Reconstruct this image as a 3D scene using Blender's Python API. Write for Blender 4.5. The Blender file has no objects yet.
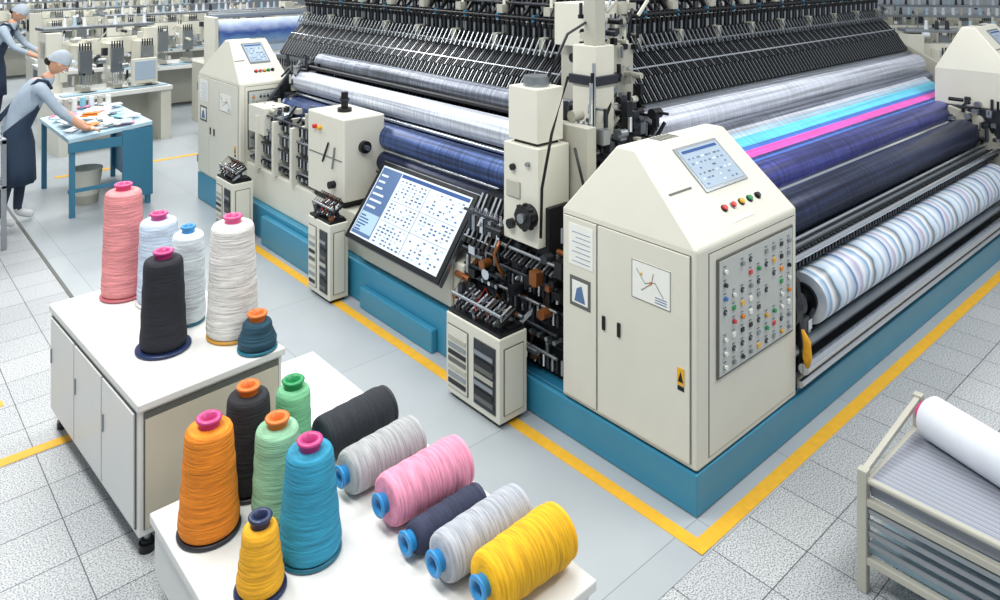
import bpy, bmesh, math, random
from mathutils import Vector, Matrix

def lin(h):
    h=h.lstrip('#'); o=[]
    for i in (0,2,4):
        c=int(h[i:i+2],16)/255
        o.append(c/12.92 if c<=.04045 else ((c+.055)/1.055)**2.4)
    return (o[0],o[1],o[2],1)

# ---------------------------------------------------------------- materials
def base_mat(name):
    m=bpy.data.materials.new(name); m.use_nodes=True
    nt=m.node_tree; b=nt.nodes['Principled BSDF']
    return m,nt,b
def N(nt,t,**k):
    n=nt.nodes.new(t)
    for a,v in k.items():
        if a in n.inputs: n.inputs[a].default_value=v
        else: setattr(n,a,v)
    return n
def paint(name,col,rough=.45,metal=0,var=.06,scale=6,emis=0):
    m,nt,b=base_mat(name); c=lin(col)
    tc=N(nt,'ShaderNodeTexCoord'); no=N(nt,'ShaderNodeTexNoise'); no.inputs['Scale'].default_value=scale; no.inputs['Detail'].default_value=4
    nt.links.new(tc.outputs['Object'],no.inputs['Vector'])
    mx=N(nt,'ShaderNodeMix',data_type='RGBA')
    nt.links.new(no.outputs['Fac'],mx.inputs[0])
    mx.inputs[6].default_value=tuple(max(0,x*(1-var*1.5)) for x in c[:3])+(1,)
    mx.inputs[7].default_value=tuple(min(1,x*(1+var)) for x in c[:3])+(1,)
    nt.links.new(mx.outputs[2],b.inputs['Base Color'])
    b.inputs['Roughness'].default_value=rough; b.inputs['Metallic'].default_value=metal
    if emis:
        nt.links.new(mx.outputs[2],b.inputs['Emission Color']); b.inputs['Emission Strength'].default_value=emis
    return m
def thread(name,col,axis=2):
    m,nt,b=base_mat(name); c=lin(col)
    tc=N(nt,'ShaderNodeTexCoord')
    def layer(rot,sc):
        mp=N(nt,'ShaderNodeMapping'); mp.inputs['Scale'].default_value=(5,5,sc); mp.inputs['Rotation'].default_value=rot
        no=N(nt,'ShaderNodeTexNoise'); no.inputs['Scale'].default_value=1.5; no.inputs['Detail'].default_value=5; no.inputs['Roughness'].default_value=.65
        nt.links.new(tc.outputs['Object'],mp.inputs[0]); nt.links.new(mp.outputs[0],no.inputs['Vector']); return no.outputs['Fac']
    a=layer((.14,.10,0),95); c2=layer((-.16,-.08,.3),60)
    ad=N(nt,'ShaderNodeMath',operation='ADD'); nt.links.new(a,ad.inputs[0]); nt.links.new(c2,ad.inputs[1])
    mr=N(nt,'ShaderNodeMapRange'); mr.inputs[1].default_value=.72; mr.inputs[2].default_value=1.25
    nt.links.new(ad.outputs[0],mr.inputs[0])
    mx=N(nt,'ShaderNodeMix',data_type='RGBA'); nt.links.new(mr.outputs[0],mx.inputs[0])
    mx.inputs[6].default_value=tuple(x*.52 for x in c[:3])+(1,)
    mx.inputs[7].default_value=tuple(min(1,x*1.15+.004) for x in c[:3])+(1,)
    nt.links.new(mx.outputs[2],b.inputs['Base Color'])
    bu=N(nt,'ShaderNodeBump'); bu.inputs['Strength'].default_value=.55; bu.inputs['Distance'].default_value=.005
    nt.links.new(mr.outputs[0],bu.inputs['Height']); nt.links.new(bu.outputs[0],b.inputs['Normal'])
    b.inputs['Roughness'].default_value=.8
    return m
def ramp_mat(name,stops,axis,scale,off=0,rough=.4,metal=0,noise=0,nscale=7):
    m,nt,b=base_mat(name)
    tc=N(nt,'ShaderNodeTexCoord'); sp=N(nt,'ShaderNodeSeparateXYZ'); nt.links.new(tc.outputs['Object'],sp.inputs[0])
    ma=N(nt,'ShaderNodeMath',operation='MULTIPLY_ADD'); ma.inputs[1].default_value=scale; ma.inputs[2].default_value=off
    nt.links.new(sp.outputs[axis],ma.inputs[0]); out=ma.outputs[0]
    if noise:
        no=N(nt,'ShaderNodeTexNoise'); no.inputs['Scale'].default_value=nscale; nt.links.new(tc.outputs['Object'],no.inputs['Vector'])
        m2=N(nt,'ShaderNodeMath',operation='MULTIPLY_ADD'); m2.inputs[1].default_value=noise
        nt.links.new(no.outputs['Fac'],m2.inputs[0]); nt.links.new(out,m2.inputs[2]); out=m2.outputs[0]
    fr=N(nt,'ShaderNodeMath',operation='FRACT'); nt.links.new(out,fr.inputs[0])
    r=N(nt,'ShaderNodeValToRGB'); nt.links.new(fr.outputs[0],r.inputs[0])
    el=r.color_ramp.elements
    while len(el)<len(stops): el.new(.5)
    for e,(p,c) in zip(el,stops): e.position=p; e.color=lin(c)
    nt.links.new(r.outputs[0],b.inputs['Base Color']); b.inputs['Roughness'].default_value=rough; b.inputs['Metallic'].default_value=metal
    return m
def web(name,col,axis,rough=.35,metal=.3,sheen=.35,fine=.25):
    """sheet of yarns on a beam: fine threads across the axis plus lengthwise sheen painted into the colour"""
    m,nt,b=base_mat(name); c=lin(col)
    tc=N(nt,'ShaderNodeTexCoord')
    def nz(sc,det):
        mp=N(nt,'ShaderNodeMapping'); mp.inputs['Scale'].default_value=sc; no=N(nt,'ShaderNodeTexNoise'); no.inputs['Scale'].default_value=1; no.inputs['Detail'].default_value=det
        nt.links.new(tc.outputs['Object'],mp.inputs[0]); nt.links.new(mp.outputs[0],no.inputs['Vector']); return no.outputs['Fac']
    a=[2,2,2]; a[axis]=110; f1=nz(tuple(a),2)
    a=[38,38,38]; a[axis]=.7; f2=nz(tuple(a),3)  # stretched noise paints metallic sheen streaks into the base colour
    def mrange(f,lo,hi,a_,b_):
        r=N(nt,'ShaderNodeMapRange'); r.inputs[1].default_value=lo; r.inputs[2].default_value=hi; r.inputs[3].default_value=a_; r.inputs[4].default_value=b_; nt.links.new(f,r.inputs[0]); return r.outputs[0]
    m1=mrange(f1,.35,.65,1-fine*2,1.1); m2=mrange(f2,.35,.65,1-sheen*2,1.15)
    mu=N(nt,'ShaderNodeMath',operation='MULTIPLY'); nt.links.new(m1,mu.inputs[0]); nt.links.new(m2,mu.inputs[1])
    vm=N(nt,'ShaderNodeVectorMath',operation='SCALE'); vm.inputs[0].default_value=c[:3]; nt.links.new(mu.outputs[0],vm.inputs['Scale'])
    nt.links.new(vm.outputs[0],b.inputs['Base Color']); b.inputs['Roughness'].default_value=rough; b.inputs['Metallic'].default_value=metal
    bu=N(nt,'ShaderNodeBump'); bu.inputs['Strength'].default_value=.25; bu.inputs['Distance'].default_value=.003; nt.links.new(mu.outputs[0],bu.inputs['Height']); nt.links.new(bu.outputs[0],b.inputs['Normal'])
    return m

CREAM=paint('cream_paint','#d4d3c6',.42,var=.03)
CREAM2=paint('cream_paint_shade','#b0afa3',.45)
WHITE=paint('white_laminate','#dddedb',.4,var=.02)
BEIGE=paint('beige_panel','#c6c0ae',.5)
BLUE=paint('blue_base_paint','#3586a6',.35,var=.05)
BLUED=paint('blue_base_dark','#266e8e',.4)
YEL=paint('yellow_marking','#e2ac28',.6,var=.12,scale=20)
STEEL=paint('steel','#9ba1a6',.3,.85)
CHROME=paint('chrome','#d5dae0',.16,.95,var=.02)
DSTEEL=paint('dark_steel','#3a3e45',.38,.6)
BLACK=paint('black_metal','#101216',.4,.2)
RUB=paint('rubber','#0d0d0e',.6)
COPPER=paint('copper_part','#8e5730',.35,.5)
SEAM=paint('seam_dark','#5f615c',.6)
GLASS=paint('lcd_grey','#9fb0c0',.15,emis=.1)
PANEL=paint('button_panel_grey','#b9bdb9',.4,.1)
LCDW=paint('lcd_white','#cfdcea',.25,emis=.18,var=.02)
LCDB=paint('lcd_blue','#2c4f88',.2,emis=.1)
LCDG=paint('lcd_text','#54709a',.3)
PAPER=paint('paper_label','#e4e6e0',.6,var=.02)
INK=paint('label_ink','#4a5a6a',.6)
RED=paint('red_button','#c9302a',.3); GRN=paint('green_button','#1f8c50',.3); YB=paint('yellow_button','#e0a81e',.3)
BBL=paint('blue_button','#2a6fc0',.3); ORG=paint('orange_part','#dd7f1a',.45); YRAG=paint('yellow_cloth','#e2a21c',.7,var=.2,scale=30)
SHX=web('silver_yarn_sheet_x','#b4bac8',0); SHY=web('silver_yarn_sheet_y','#aab2c2',1)
WHX=web('white_fabric_x','#d6dcea',0,sheen=.22,fine=.14,metal=.15); WHY=web('white_fabric_y','#d8dfec',1,sheen=.22,fine=.14,metal=.12)
NAX=web('navy_fabric_x','#303a5c',0,sheen=.35); NAY=web('navy_fabric_y','#2c3a62',1,sheen=.4); DSY=web('dark_steel_yarn_y','#5c6478',1,sheen=.4); DSX=web('dark_steel_yarn_x','#5c6478',0,sheen=.4)
SATY=web('blue_satin_y','#5068a0',1,sheen=.35); PURX=web('purple_fabric_x','#545aa6',0,sheen=.3)
GRX=web('grey_fabric_x','#8d94a6',0)
WSHEET=paint('white_fabric','#d7dce4',.6,0,var=.08,scale=12)
PINKF=web('pink_fabric','#ee5cc0',0,sheen=.12,fine=.08,metal=0); CYAN=web('cyan_fabric','#66cdec',0,sheen=.12,fine=.08,metal=0)
BLF=web('blue_fabric','#4a7ad6',0,sheen=.2,fine=.1,metal=0); LBLF=web('pale_blue_fabric','#a9c9de',0,sheen=.15,fine=.1,metal=0)
LBL=paint('pale_blue_laminate','#a6c3d2',.5); PNK=paint('pink_cloth','#d98cb0',.7); CYN=paint('cyan_cloth','#7fbcd2',.7)
DARKBODY=paint('machine_interior','#16191e',.5,.4)
TEALP=paint('table_blue_paint','#34708c',.4)
MAG=paint('magenta_tube','#c03a7c',.35); TUBEB=paint('blue_tube','#2a86c2',.35); HOLE=paint('tube_hole','#e8c9d2',.7); HOLED=paint('tube_hole_dark','#151922',.7)
PATT=ramp_mat('printed_fabric_roll',[(0,'#e0e6ee'),(.06,'#7fa6c8'),(.12,'#e4e8ee'),(.26,'#a9bcd2'),(.31,'#3f68a0'),(.36,'#dbe3ec'),(.48,'#a9a6c4'),(.53,'#e6eaee'),(.66,'#6f9cc4'),(.71,'#eef0f2'),(.84,'#56626f'),(.88,'#b7d0e6'),(1,'#dde4ec')],0,2.0,rough=.35,noise=.22,nscale=5)
STRIPE=ramp_mat('striped_cloth',[(0,'#868b96'),(.4,'#a0a4ae'),(.5,'#787e8a'),(1,'#959aa5')],0,34,rough=.7)

# ---------------------------------------------------------------- mesh builder
class MB:
    def __init__(s,fn=None):
        s.v=[];s.f=[];s.m=[];s.s=[];s.mats=[];s.fn=fn
    def add(s,vs,fs,mat,smooth=False):
        o=len(s.v)
        for p in vs:
            p=tuple(p); s.v.append(s.fn(*p) if s.fn else p)
        if mat not in s.mats: s.mats.append(mat)
        i=s.mats.index(mat)
        for f in fs:
            s.f.append([o+k for k in f]); s.m.append(i); s.s.append(smooth if isinstance(smooth,bool) else len(f)==4)
    def box(s,x0,x1,y0,y1,z0,z1,mat):
        s.add([(x0,y0,z0),(x1,y0,z0),(x1,y1,z0),(x0,y1,z0),(x0,y0,z1),(x1,y0,z1),(x1,y1,z1),(x0,y1,z1)],
              [(0,3,2,1),(4,5,6,7),(0,1,5,4),(1,2,6,5),(2,3,7,6),(3,0,4,7)],mat)
    def cbox(s,c,d,mat): s.box(c[0]-d[0]/2,c[0]+d[0]/2,c[1]-d[1]/2,c[1]+d[1]/2,c[2]-d[2]/2,c[2]+d[2]/2,mat)
    def frame(s,d):
        d=Vector(d).normalized(); a=Vector((0,0,1)) if abs(d.z)<.9 else Vector((1,0,0))
        u=d.cross(a).normalized(); return d,u,d.cross(u)
    def lathe(s,p,axis,prof,mat,seg=24,cap0=True,cap1=True):
        d,u,w=s.frame(axis); p=Vector(p); vs=[];fs=[]
        for h,r in prof:
            for k in range(seg):
                a=2*math.pi*k/seg; vs.append(p+d*h+(u*math.cos(a)+w*math.sin(a))*r)
        for j in range(len(prof)-1):
            for k in range(seg):
                k2=(k+1)%seg; fs.append((j*seg+k,j*seg+k2,(j+1)*seg+k2,(j+1)*seg+k))
        s.add(vs,fs,mat,True)
        if cap0: s.add(vs[:seg],[tuple(range(seg))],mat)
        if cap1: s.add(vs[-seg:],[tuple(range(seg))],mat)
    def cyl(s,p0,p1,r,mat,r1=None,seg=10):
        p0=Vector(p0);p1=Vector(p1); s.lathe(p0,p1-p0,[(0,r),((p1-p0).length,r if r1 is None else r1)],mat,seg)
    def bar(s,p0,p1,w,h,mat):
        p0=Vector(p0);p1=Vector(p1);d,u,v=s.frame(p1-p0); vs=[]
        for p in (p0,p1):
            for a,b in ((-1,-1),(1,-1),(1,1),(-1,1)): vs.append(p+u*a*w/2+v*b*h/2)
        s.add(vs,[(0,1,2,3),(4,5,6,7),(0,1,5,4),(1,2,6,5),(2,3,7,6),(3,0,4,7)],mat)
    def tube(s,pts,rs,mat,seg=7):
        pts=[Vector(p) for p in pts]
        if not isinstance(rs,(list,tuple)): rs=[rs]*len(pts)
        vs=[];fs=[]
        for i,p in enumerate(pts):
            t=(pts[min(i+1,len(pts)-1)]-pts[max(i-1,0)])
            d,u,w=s.frame(t)
            for k in range(seg):
                a=2*math.pi*k/seg; vs.append(p+(u*math.cos(a)+w*math.sin(a))*rs[i])
        for j in range(len(pts)-1):
            for k in range(seg):
                k2=(k+1)%seg; fs.append((j*seg+k,j*seg+k2,(j+1)*seg+k2,(j+1)*seg+k))
        fs.append(tuple(range(seg))); fs.append(tuple(range(len(vs)-seg,len(vs))))
        s.add(vs,fs,mat,'q')
    def prism(s,poly,a0,a1,mat,ax=0):
        n=len(poly); P=(lambda a,b,z:(a,b,z)) if ax==0 else (lambda a,b,z:(b,a,z))
        vs=[P(a0,b,z) for b,z in poly]+[P(a1,b,z) for b,z in poly]
        fs=[tuple(range(n)),tuple(range(n,2*n))]+[(i,(i+1)%n,(i+1)%n+n,i+n) for i in range(n)]
        s.add(vs,fs,mat)
    def plate(s,o,u,v,u0,u1,v0,v1,t0,t1,mat):
        o=Vector(o);u=Vector(u).normalized();v=Vector(v).normalized();n=u.cross(v).normalized()
        vs=[]
        for t in (t0,t1):
            for a,b in ((u0,v0),(u1,v0),(u1,v1),(u0,v1)): vs.append(o+u*a+v*b+n*t)
        s.add(vs,[(0,3,2,1),(4,5,6,7),(0,1,5,4),(1,2,6,5),(2,3,7,6),(3,0,4,7)],mat)
    def build(s,name,parent=None,bevel=0,loc=(0,0,0),rot=(0,0,0)):
        me=bpy.data.meshes.new(name); me.from_pydata(s.v,[],s.f)
        for m in s.mats: me.materials.append(m)
        me.polygons.foreach_set('material_index',s.m); me.polygons.foreach_set('use_smooth',s.s)
        bm=bmesh.new(); bm.from_mesh(me); bmesh.ops.recalc_face_normals(bm,faces=bm.faces); bm.to_mesh(me); bm.free()
        o=bpy.data.objects.new(name,me); bpy.context.scene.collection.objects.link(o)
        o.location=loc;o.rotation_euler=rot
        if parent: o.parent=parent
        if bevel:
            b=o.modifiers.new('bevel','BEVEL'); b.width=bevel; b.segments=2; b.limit_method='ANGLE'; b.angle_limit=math.radians(40)
        return o
def empty(name,loc=(0,0,0),rot=(0,0,0)):
    o=bpy.data.objects.new(name,None); bpy.context.scene.collection.objects.link(o); o.location=loc; o.rotation_euler=rot; o.empty_display_size=.2
    return o
swap=lambda l,d,z:(d,l,z)

PAL=[BLACK,BLACK,DSTEEL,DSTEEL,STEEL,CHROME,CREAM2,STEEL,BLACK]
def clutter(mb,x0,x1,y0,y1,z0,z1,n,seed,col=None,sz=1.0):
    R=random.Random(seed)
    pal=col or PAL
    for i in range(n):
        x=R.uniform(x0,x1);y=R.uniform(y0,y1);z=R.uniform(z0,z1);m=R.choice(pal);k=R.random();q=R.uniform(.5,1.2)*sz
        if k<.35: mb.cbox((x,y,z),(.05*q,.05*q,R.uniform(.03,.1)*q),m)
        elif k<.6: mb.cyl((x,y,z-.05*q),(x,y,z+.06*q),.014*q,m,seg=8)
        elif k<.75: mb.cyl((x-.04*q,y,z),(x+.03*q,y,z),.03*q,m,seg=12)
        elif k<.88: mb.cyl((x,y-.06*q,z),(x,y+.06*q,z),.018*q,m,seg=8)
        else: mb.bar((x-.05*q,y,z-.04*q),(x+.04*q,y+R.uniform(-.06,.06),z+.06*q),.015,.02,m)
def mech(mb,x0,x1,y0,y1,z0,z1,seed,rows=4,accent=None):
    """orderly mechanism facing -x : shelves with rows of levers, solenoids and springs"""
    R=random.Random(seed); xm=(x0+x1)/2
    for r in range(rows):
        z=z0+(z1-z0)*(r+.5)/rows; h=(z1-z0)/rows
        mb.box(xm-.02,x1,y0,y1,z-h*.5,z-h*.38,DSTEEL if r%2 else BLACK)
        kind=R.choice([0,1,2,3]) if rows>1 else 1
        st=.03+.012*R.random(); n=int((y1-y0)/st)
        for i in range(n):
            y=y0+st*(i+.5); m=(BLACK,STEEL,DSTEEL,CHROME)[(i+r)%4]
            if kind==0: mb.cyl((x0+.03,y,z-h*.36),(x0+.03,y,z+h*.3),st*.3,m,seg=8)
            elif kind==1: mb.bar((x0,y,z-h*.2),(xm+.05,y,z+h*.35),st*.4,st*.5,m)
            elif kind==2: mb.box(x0+.02,x0+.07,y-st*.38,y+st*.38,z-h*.38,z+h*.15,m); mb.cyl((x0+.045,y,z+h*.15),(x0+.045,y,z+h*.42),st*.2,CHROME,seg=6)
            else: mb.cyl((x0,y,z),(x0+.06,y,z),st*.42,m,seg=10)
        mb.cyl((x0+.01,y0,z+h*.33),(x0+.01,y1,z+h*.33),.010,DSTEEL if r%2 else STEEL,seg=8)

# ---------------------------------------------------------------- floor & room
def tile_mat():
    m,nt,b=base_mat('terrazzo_tiles')
    tc=N(nt,'ShaderNodeTexCoord'); mp=N(nt,'ShaderNodeMapping'); mp.inputs['Location'].default_value=(.1,.13,0)
    nt.links.new(tc.outputs['Object'],mp.inputs[0])
    br=N(nt,'ShaderNodeTexBrick'); br.offset=0; br.squash=1
    br.inputs['Scale'].default_value=1; br.inputs['Brick Width'].default_value=.30; br.inputs['Row Height'].default_value=.30
    br.inputs['Mortar Size'].default_value=.0026; br.inputs['Mortar Smooth'].default_value=0
    br.inputs['Color1'].default_value=(1,1,1,1); br.inputs['Color2'].default_value=(.87,.88,.89,1); br.inputs['Mortar'].default_value=(.20,.20,.21,1)
    nt.links.new(mp.outputs[0],br.inputs['Vector'])
    no=N(nt,'ShaderNodeTexNoise'); no.inputs['Scale'].default_value=140; no.inputs['Detail'].default_value=2
    nt.links.new(tc.outputs['Object'],no.inputs['Vector'])
    r=N(nt,'ShaderNodeValToRGB'); e=r.color_ramp.elements; e[0].position=.38; e[0].color=lin('#7a7f84'); e[1].position=.56; e[1].color=lin('#c5c8c9')
    nt.links.new(no.outputs['Fac'],r.inputs[0])
    mx=N(nt,'ShaderNodeMix',data_type='RGBA',blend_type='MULTIPLY'); mx.inputs[0].default_value=1
    nt.links.new(r.outputs[0],mx.inputs[6]); nt.links.new(br.outputs['Color'],mx.inputs[7])
    nt.links.new(mx.outputs[2],b.inputs['Base Color']); b.inputs['Roughness'].default_value=.45
    return m
def walk_mat():
    m,nt,b=base_mat('smooth_walkway')
    tc=N(nt,'ShaderNodeTexCoord')
    br=N(nt,'ShaderNodeTexBrick'); br.offset=0
    br.inputs['Scale'].default_value=1; br.inputs['Brick Width'].default_value=.73; br.inputs['Row Height'].default_value=1.1
    br.inputs['Mortar Size'].default_value=.002
    br.inputs['Color1'].default_value=lin('#aab1b5'); br.inputs['Color2'].default_value=lin('#a3abb0'); br.inputs['Mortar'].default_value=lin('#7c8386')
    nt.links.new(tc.outputs['Object'],br.inputs['Vector'])
    no=N(nt,'ShaderNodeTexNoise'); no.inputs['Scale'].default_value=3; nt.links.new(tc.outputs['Object'],no.inputs['Vector'])
    mx=N(nt,'ShaderNodeMix',data_type='RGBA',blend_type='MULTIPLY'); mx.inputs[0].default_value=.12
    nt.links.new(br.outputs['Color'],mx.inputs[6]); nt.links.new(no.outputs['Fac'],mx.inputs[7])
    nt.links.new(mx.outputs[2],b.inputs['Base Color']); b.inputs['Roughness'].default_value=.32
    return m
f=MB(); f.box(-9,20,-6,32,-.1,0,tile_mat()); f.build('floor')
f=MB(); f.box(-1.6,8,-.15,30,0,.003,walk_mat()); f.build('floor_walkway')
f=MB(); f.box(-1.625,-1.6,4.4,14,0,.006,SEAM); f.build('floor_trim_strip')
f=MB(); f.box(-.17,-.1,-.14,5.1,.003,.006,YEL); f.box(-.17,9,-.14,-.07,.003,.0062,YEL); f.build('floor_marking_line')
f=MB(); f.box(-3.6,-1.95,2.58,2.65,0,.003,YEL); f.build('floor_marking_line')
f=MB(); f.box(-3.2,-2.25,3.2,3.27,0,.003,YEL); f.build('floor_marking_line')
f=MB(); f.box(-1.0,3.5,8.2,8.28,.003,.006,YEL); f.build('floor_marking_line')
WALL=paint('wall_paint','#bcc3c9',.8,var=.03,scale=1)
f=MB(); f.box(-9,20,32,32.2,0,7,WALL); f.build('wall_back')
f=MB(); f.box(20,20.2,-6,32.2,0,7,WALL); f.build('wall_right')
f=MB(); f.box(-9.2,-9,-6,32.2,0,7,WALL); f.build('wall_left')

# ---------------------------------------------------------------- control cabinet
def cabinet(name,parent,ox,oy,W,L,zb,zs,zr,yr,seed=1,doors=True):
    T=lambda x,y,z:(x+ox,y+oy,z)
    mb=MB(T)
    vs=[(0,0,zb),(W,0,zb),(W,L,zb),(0,L,zb),(0,0,zs),(W,0,zs),(W,L,zs),(0,L,zs),
        (.10,yr,zr),(W-.02,yr,zr),(W-.02,yr+.12,zr),(.10,yr+.12,zr)]
    mb.add(vs,[(0,3,2,1),(0,1,5,4),(1,2,6,5),(2,3,7,6),(3,0,4,7),(4,5,9,8),(5,6,10,9),(6,7,11,10),(7,4,8,11),(8,9,10,11)],CREAM)
    mb.build(name+'_body',parent,bevel=.012)
    d=MB(T); e=.0015; R=random.Random(seed)
    if doors:
        ys=L*.70
        for a,b_ in ((.035,ys-.006),(ys+.006,L-.02)):
            d.box(-.012,0,a,b_,zb+.03,zs-.03,CREAM)
            d.box(-e,0,a-.005,b_+.005,zb+.025,zs-.025,SEAM)
        for yy in (ys-.05,ys-.15):
            d.box(-.020,-.01,yy-.009,yy+.009,zb+.47,zb+.54,BLACK)
        px0,px1,pz0,pz1=L*.16,L*.43,zs-.32,zs-.13
        d.box(-.0145,-.012,px0,px1,pz0,pz1,PAPER)
        d.tube([(-.0155,px1-.03,pz1-.04),(-.0155,px1-.08,pz0+.09),(-.0155,px0+.09,pz0+.11),(-.0155,px0+.04,pz0+.05)],.0016,INK,5)
        d.tube([(-.0155,px1-.06,pz0+.05),(-.0155,px0+.11,pz0+.10),(-.0155,px0+.10,pz1-.04)],.0016,COPPER,5)
        d.cyl((-.0145,(px0+px1)/2,pz0+.10),(-.0165,(px0+px1)/2,pz0+.10),.008,ORG,seg=10); d.cyl((-.0145,px1-.06,pz1-.06),(-.0165,px1-.06,pz1-.06),.007,YB,seg=10)
        for k in range(3): d.box(-.0155,-.0145,px0+.02,px0+.09,pz0+.015+.012*k,pz0+.019+.012*k,LCDG)
        for a,b_,c,dd in ((px0,px1,pz0,pz0+.003),(px0,px1,pz1-.003,pz1),(px0,px0+.003,pz0,pz1),(px1-.003,px1,pz0,pz1)): d.box(-.0155,-.0145,a,b_,c,dd,SEAM)
        d.box(-.0145,-.012,L*.73,L*.93,zs-.28,zs-.06,PAPER)
        for k in range(7): d.box(-.0155,-.0145,L*.75,L*(.9-.03*(k%2)),zs-.26+k*.026,zs-.257+k*.026,LCDG)
        d.box(-.0145,-.012,L*.75,L*.92,zs-.50,zs-.34,SEAM)
        d.box(-.0155,-.0145,L*.77,L*.9,zs-.48,zs-.36,PAPER); d.prism([(L*.79,zs-.47),(L*.88,zs-.47),(L*.86,zs-.40),(L*.82,zs-.38)],-.0165,-.0155,LCDG,0)
        d.box(-.0145,-.012,.06,.10,zb+.38,zb+.46,YB); d.prism([(.065,zb+.395),(.095,zb+.395),(.08,zb+.445)],-.0155,-.0145,BLACK)
        d.box(-.0145,-.012,.062,.098,zb+.355,zb+.375,BLACK)
        for zz in (zb+.15,zs-.15): d.cyl((-.014,L-.01,zz-.04),(-.014,L-.01,zz+.04),.007,STEEL,seg=8)
    x0,x1=W*.175,W*.92; z1=zs-.085; z0=z1-.55 if zs-zb>.9 else zb+.1
    d.box(W*.10,W*.97,-e,0,zb+.03,zs-.03,SEAM); d.box(W*.105,W*.965,-.004,0,zb+.035,zs-.035,CREAM)
    d.box(x0-.012,x1+.012,-.012,-.004,z0-.012,z1+.012,SEAM); d.box(x0,x1,-.016,-.012,z0,z1,PANEL)
    nx,nz=9,8
    for i in range(nx):
        for j in range(nz):
            x=x0+.045+(x1-x0-.09)*i/(nx-1); z=z0+.035+(z1-z0-.09)*j/(nz-1)
            k=R.random(); m=R.choice([RED,GRN,YB,BBL,STEEL,STEEL,BLACK,INK,PAPER,PAPER,STEEL,DSTEEL,ORG])
            if k<.12: continue
            if k<.5: d.cyl((x,-.016,z),(x,-.019,z),.015,STEEL,seg=12); d.cyl((x,-.019,z),(x,-.030,z),.010,m,seg=12)
            elif k<.75: d.box(x-.012,x+.012,-.023,-.016,z-.010,z+.010,m)
            else: d.cyl((x,-.016,z),(x,-.021,z),.014,DSTEEL,seg=12); d.cyl((x,-.021,z),(x,-.032,z),.006,CHROME,seg=8)
            d.box(x-.015,x+.010,-.0175,-.016,z+.021,z+.025,INK)
    o=Vector((0,0,zs)); v=Vector((0,yr,zr-zs)); sl=v.length
    X=(1,0,0)
    P=lambda u0,u1,v0,v1,t0,t1,m: d.plate(o,X,v,u0*W,u1*W,v0*sl,v1*sl,t0,t1,m)
    P(.38,.80,.42,.90,-.004,.008,STEEL); P(.40,.78,.45,.87,.008,.010,GLASS); P(.42,.76,.82,.85,.010,.0112,LCDB)
    for i in range(8):
        for j in range(6):
            if R.random()<.8: P(.43+.041*i,.43+.041*i+R.uniform(.012,.033),.48+.054*j,.48+.054*j+.015,.010,.0112,R.choice([LCDG,INK,LCDG,LCDW]))
    nrm=Vector(X).cross(v).normalized()
    for k,m in enumerate((RED,RED,YB,GRN,BLACK)):
        c=o+Vector((1,0,0))*W*(.42+.085*k)+v.normalized()*sl*(.24)
        d.cyl(c,c+nrm*.006,.020,BLACK if k!=1 else STEEL,seg=14); d.cyl(c+nrm*.006,c+nrm*.018,.014,m,seg=14)
    P(.40,.62,.10,.14,0,.003,PAPER); P(.1,.3,.5,.52,0,.002,SEAM)
    for k in range(6): d.box(.35+.03*k,.365+.03*k,yr+.02,yr+.10,zr,zr+.003,SEAM)
    d.build(name+'_controls',parent)

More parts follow.
